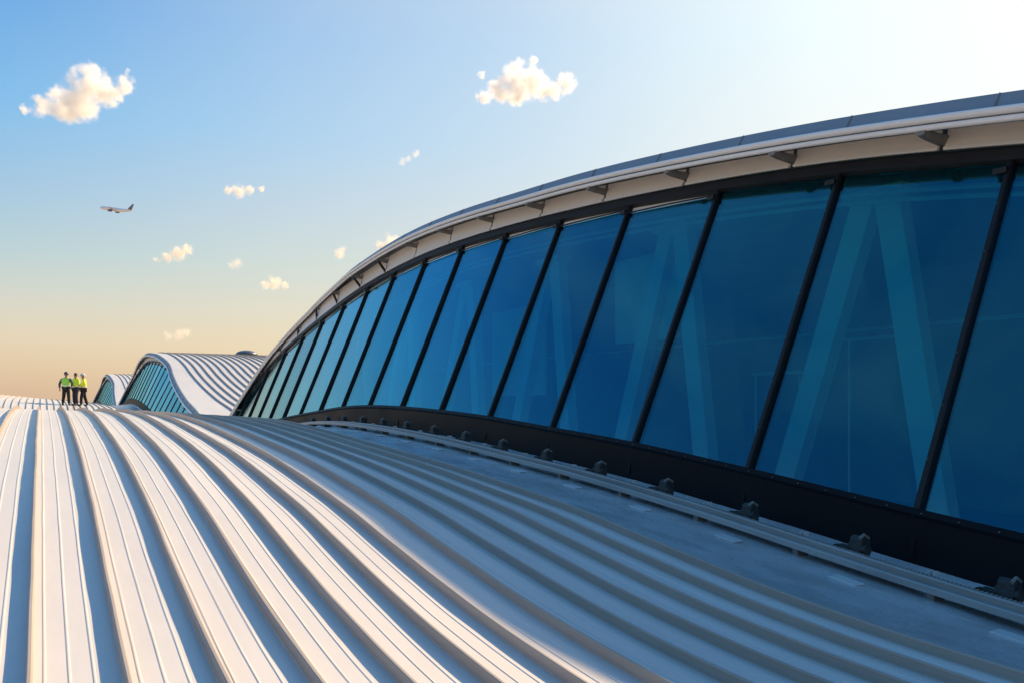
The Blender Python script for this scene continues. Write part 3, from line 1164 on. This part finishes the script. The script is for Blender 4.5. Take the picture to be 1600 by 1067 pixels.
# middle: bare headed, arm across the chest
person(at_roof(118.3, 43.0), view + R(-25), pose(elR=(-.30, -.08, 1.18), wrR=(-.10, -.24, 1.20), paR=(-.03, -.25, 1.21), elL=(.29, -.04, 1.16), wrL=(.16, -.24, 1.08), paL=(.09, -.26, 1.09),
       knL=(.10, -.05, .5), anL=(.11, .0, .09), toL=(.13, -.17, .035), look=(.35, -.9, -.15)),
       dict(trousers=M['navy'], boots=M['boot'], sleeve=M['yellow'], vest=M['yellow'], hat=None), 'bareheaded worker in a yellow jacket standing between the other two')
# right: white helmet, forearms raised, looking left
person(at_roof(130.5, 43.4), view + R(-62), pose(elR=(-.29, .0, 1.17), wrR=(-.18, -.26, 1.12), paR=(-.14, -.32, 1.12), elL=(.40, .05, 1.20), wrL=(.24, -.20, 1.08), paL=(.18, -.26, 1.09),
       knL=(.12, -.10, .5), anL=(.16, -.12, .09), toL=(.18, -.30, .035), knR=(-.12, .06, .5), anR=(-.16, .18, .09), toR=(-.18, .02, .035),
       head0=(0, -.03, 1.58), head1=(0, -.045, 1.70), look=(0, -.9, -.25)),
       dict(trousers=M['black'], boots=M['boot'], sleeve=M['yellow2'], vest=M['yellow2'], hat=M['hatw']), 'worker in a white helmet and yellow vest holding papers, rightmost')
hp = at_roof(126.5, 43.3)
sh = MB()
sh.box((0, 0, 0), .30, .012, .22, Matrix.Rotation(R(40), 3, 'X'))
so = sh.build('paper_sheet', M['paper'])
so.location = Vector(hp) + Vector((0, 0, 1.15))
so.rotation_euler = (0, 0, view + R(-62))
tag(so, 'white sheet of paper held by the worker in the white helmet', 'paper')

# ------------------------------------------------------------------ airliner climbing to the left
M['plane_white'] = plain('airliner_white_paint', (.88, .88, .88), .3, var=.05, sc=.3)
M['plane_grey'] = plain('airliner_grey_paint', (.50, .52, .56), .4, var=.1, sc=.3)
M['plane_dark'] = plain('airliner_dark_metal', (.20, .22, .27), .4, .3, sc=.3)


def world_at(px, py, D):
    r_ = (px - 800) * D / 1244.0
    return Vector((D * math.sin(YAW) + r_ * math.cos(YAW), D * math.cos(YAW) - r_ * math.sin(YAW), (630 - py) * D / 1244.0))


plane = empty('airliner', world_at(181.5, 328, 800))
tag(plane, 'small white airliner climbing to the left in the blue sky', 'airplane')
# local axes: +X nose, +Y left wing, +Z up; length 37 m
fu = MB()
secs = []
for x, r, dz in ((18.4, .15, -.5), (17.8, .75, -.4), (16.6, 1.35, -.2), (14.5, 1.85, 0), (11, 2.0, 0), (0, 2.0, 0), (-8, 1.95, .05), (-12, 1.5, .45), (-16, .75, 1.0), (-18.2, .25, 1.35)):
    secs.append([(x, r * math.cos(t), dz + r * math.sin(t)) for t in np.arange(0, 6.28, .35)])
fu.sweep(secs)
pl_parts = [fu.build('fuselage', M['plane_white'], None, True)]


def foil(name, root_c, tip_c, root_l, tip_l, th, mat, vertical=False):
    b = MB()
    secs = []
    for c, l_, t_ in ((root_c, root_l, th), (tip_c, tip_l, th * .4)):
        c = Vector(c)
        sec = []
        for u, v in ((.5, 0), (.3, .5), (0, .55), (-.5, .05), (-.5, -.05), (0, -.4), (.3, -.4)):
            sec.append(c + (Vector((u * l_, v * t_, 0)) if vertical else Vector((u * l_, 0, v * t_))))
        secs.append(sec)
    b.sweep(secs)
    return b.build(name, mat)


for sg in (-1, 1):
    pl_parts.append(foil('wing', (1.0, sg * 1.6, -1.1), (-5.8, sg * 17.2, .9), 6.6, 1.6, .9, M['plane_grey']))
    pl_parts.append(foil('tailplane', (-15.2, sg * .5, 1.3), (-18.0, sg * 6.2, 1.8), 3.6, 1.4, .4, M['plane_grey']))
    e = MB()
    secs = []
    for x, r in ((4.6, .95), (4.3, 1.1), (2.6, 1.12), (1.0, .85), (.2, .55)):
        secs.append([(x, sg * 5.6 + r * math.cos(t), -2.1 + r * math.sin(t)) for t in np.arange(0, 6.28, .45)])
    e.sweep(secs)
    e.box((1.8, sg * 5.6, -1.0), 3.0, .25, .8)
    pl_parts.append(e.build('engine', M['plane_dark'], None, True))
pl_parts.append(foil('tail_fin', (-14.6, 0, 1.4), (-18.4, 0, 7.4), 5.2, 2.0, .5, M['plane_dark'], True))
for o in pl_parts:
    o.parent = plane
# heading: to the left of the view, slightly away, nose up
right = Vector((math.cos(YAW), -math.sin(YAW), 0))
fw = Vector((math.sin(YAW), math.cos(YAW), 0))
nose_d = (-right * .96 + fw * .16 + Vector((0, 0, .155))).normalized()
zax = (Vector((0, 0, 1)) - nose_d * nose_d.z).normalized()
yax = zax.cross(nose_d)
zax = (zax + yax * .10).normalized()
yax = zax.cross(nose_d).normalized()
plane.rotation_euler = Matrix((nose_d, yax, zax)).transposed().to_euler()


# ------------------------------------------------------------------ clouds
def cloud(name_label, blobs, D, dens, group='small clouds', warm=(.99, .93, .84, 1)):
    cx = sum(b[0] for b in blobs) / len(blobs)
    cy = sum(b[1] for b in blobs) / len(blobs)
    c = world_at(cx, cy, D)
    k = D / 1244.0
    up = Vector((0, 0, 1))
    cl = []
    rg = random.Random(len(blobs) * 13 + int(cx))
    for (x, y, r) in blobs:
        p = right * (x - cx) * k + up * (cy - y) * k + fw * rg.uniform(-.35, .35) * r * k
        cl.append((p, r * k))
    bm = bmesh.new()
    for p, r in cl:
        bmesh.ops.create_icosphere(bm, subdivisions=3, radius=r * 1.5, matrix=Matrix.Translation(p))
    me = bpy.data.meshes.new('cloud')
    bm.to_mesh(me)
    bm.free()
    o = bpy.data.objects.new('cloud', me)
    COL.objects.link(o)
    rm = o.modifiers.new('r', 'REMESH')
    rm.mode = 'VOXEL'
    rm.voxel_size = max(r for _, r in cl) * .16
    dg = bpy.context.evaluated_depsgraph_get()
    dg.update()
    nm = bpy.data.meshes.new_from_object(o.evaluated_get(dg))
    o.modifiers.clear()
    o.data = nm
    o.location = c
    t = NT('cloud_vapour')
    oc = t.n('ShaderNodeTexCoord').outputs['Object']
    rmean = sum(r for _, r in cl) / len(cl)
    nz_ = t.n('ShaderNodeTexNoise')
    nz_.inputs['Scale'].default_value = 1.0 / (rmean * 1.25)
    nz_.inputs['Detail'].default_value = 5
    nz_.inputs['Roughness'].default_value = .58
    t.l(oc, nz_.inputs['Vector'])
    wn = t.n('ShaderNodeTexNoise')
    wn.inputs['Scale'].default_value = 1.0 / (rmean * .75)
    wn.inputs['Detail'].default_value = 4
    t.l(oc, wn.inputs['Vector'])
    w1 = t.n('ShaderNodeVectorMath', operation='SUBTRACT')
    t.l(wn.outputs['Color'], w1.inputs[0])
    w1.inputs[1].default_value = (.5, .5, .5)
    w2 = t.n('ShaderNodeVectorMath', operation='MULTIPLY_ADD')
    t.l(w1.outputs[0], w2.inputs[0])
    w2.inputs[1].default_value = (rmean * 1.7,) * 3
    t.l(oc, w2.inputs[2])
    oc = w2.outputs[0]
    acc = None
    for p, r in cl:
        ds = t.n('ShaderNodeVectorMath', operation='DISTANCE')
        t.l(oc, ds.inputs[0])
        ds.inputs[1].default_value = p
        v = t.math('SUBTRACT', 1.0, t.math('DIVIDE', ds.outputs['Value'], r * 1.38))
        acc = v if acc is None else t.math('SMOOTH_MAX', acc, v, .30)
    edge = t.math('MULTIPLY', acc, 2.4, None, True)
    f = t.math('ADD', t.math('MULTIPLY', acc, 1.3), t.math('MULTIPLY', t.math('MULTIPLY', t.math('SUBTRACT', nz_.outputs['Fac'], .53), 3.9), edge))
    mr = t.n('ShaderNodeMapRange')
    mr.inputs['From Min'].default_value = 0.0
    mr.interpolation_type = 'SMOOTHSTEP'
    mr.inputs['From Max'].default_value = 1.35
    t.l(f, mr.inputs['Value'])
    dn = t.math('MULTIPLY', mr.outputs[0], dens * 1.25 / rmean)
    vol = t.n('ShaderNodeVolumePrincipled')
    vol.inputs['Color'].default_value = warm  # warm sunlight on the low clouds put into the vapour colour
    vol.inputs['Anisotropy'].default_value = .3
    t.l(dn, vol.inputs['Density'])
    t.l(vol.outputs[0], t.out.inputs['Volume'])
    nm.materials.clear()
    nm.materials.append(t.m)
    tag(o, name_label, 'cloud', group)
    return o


cloud('large tilted white cloud at the upper left above the airliner', [(140, 132, 25), (122, 158, 26), (92, 162, 20), (64, 168, 14), (40, 171, 7), (168, 147, 18), (195, 132, 13), (200, 116, 6), (146, 116, 14),
      (107, 176, 15), (138, 172, 15)], 2600, 2.2, 'white clouds', (.995, .99, .975, 1))
cloud('puffy white cloud at the top centre above the arched roof edge', [(808, 118, 20), (830, 131, 21), (782, 142, 17), (757, 150, 11), (805, 148, 15), (850, 142, 15), (886, 131, 14), (834, 97, 7), (753, 119, 6),
      (833, 108, 7), (869, 142, 12)], 2600, 2.0, 'white clouds', (.995, .99, .98, 1))
cloud('small flat cloud with a trailing wisp above and right of the airliner', [(358, 298, 7), (373, 299, 10), (390, 298, 7), (408, 296, 5)], 2600, .9)
cloud('small cream cloud below the airliner, the brightest of the low ones', [(246, 405, 5), (262, 402, 8), (278, 397, 11), (292, 390, 8)], 2600, 1.0)
cloud('tiny round cloud between two wider low clouds', [(362, 414, 6), (370, 412, 8)], 2600, .4)
cloud('low cream cloud just left of the curved roof edge', [(414, 446, 7), (429, 442, 10), (445, 447, 6)], 2600, .9)
cloud('tiny upright cloud puff above the middle of the roof curve', [(530, 396, 8), (535, 390, 5)], 2600, .6)
cloud('white cloud half hidden behind the curved roof edge', [(598, 386, 9), (612, 380, 13), (628, 386, 9)], 2600, 1.0)
cloud('faint thin wisp of cloud alone in the pale sky at centre', [(628, 253, 6), (638, 248, 5), (650, 240, 6)], 2600, .35)
cloud('faint peach cloud low over the middle arched roof', [(262, 526, 7), (280, 522, 9), (292, 520, 7)], 2600, .4)
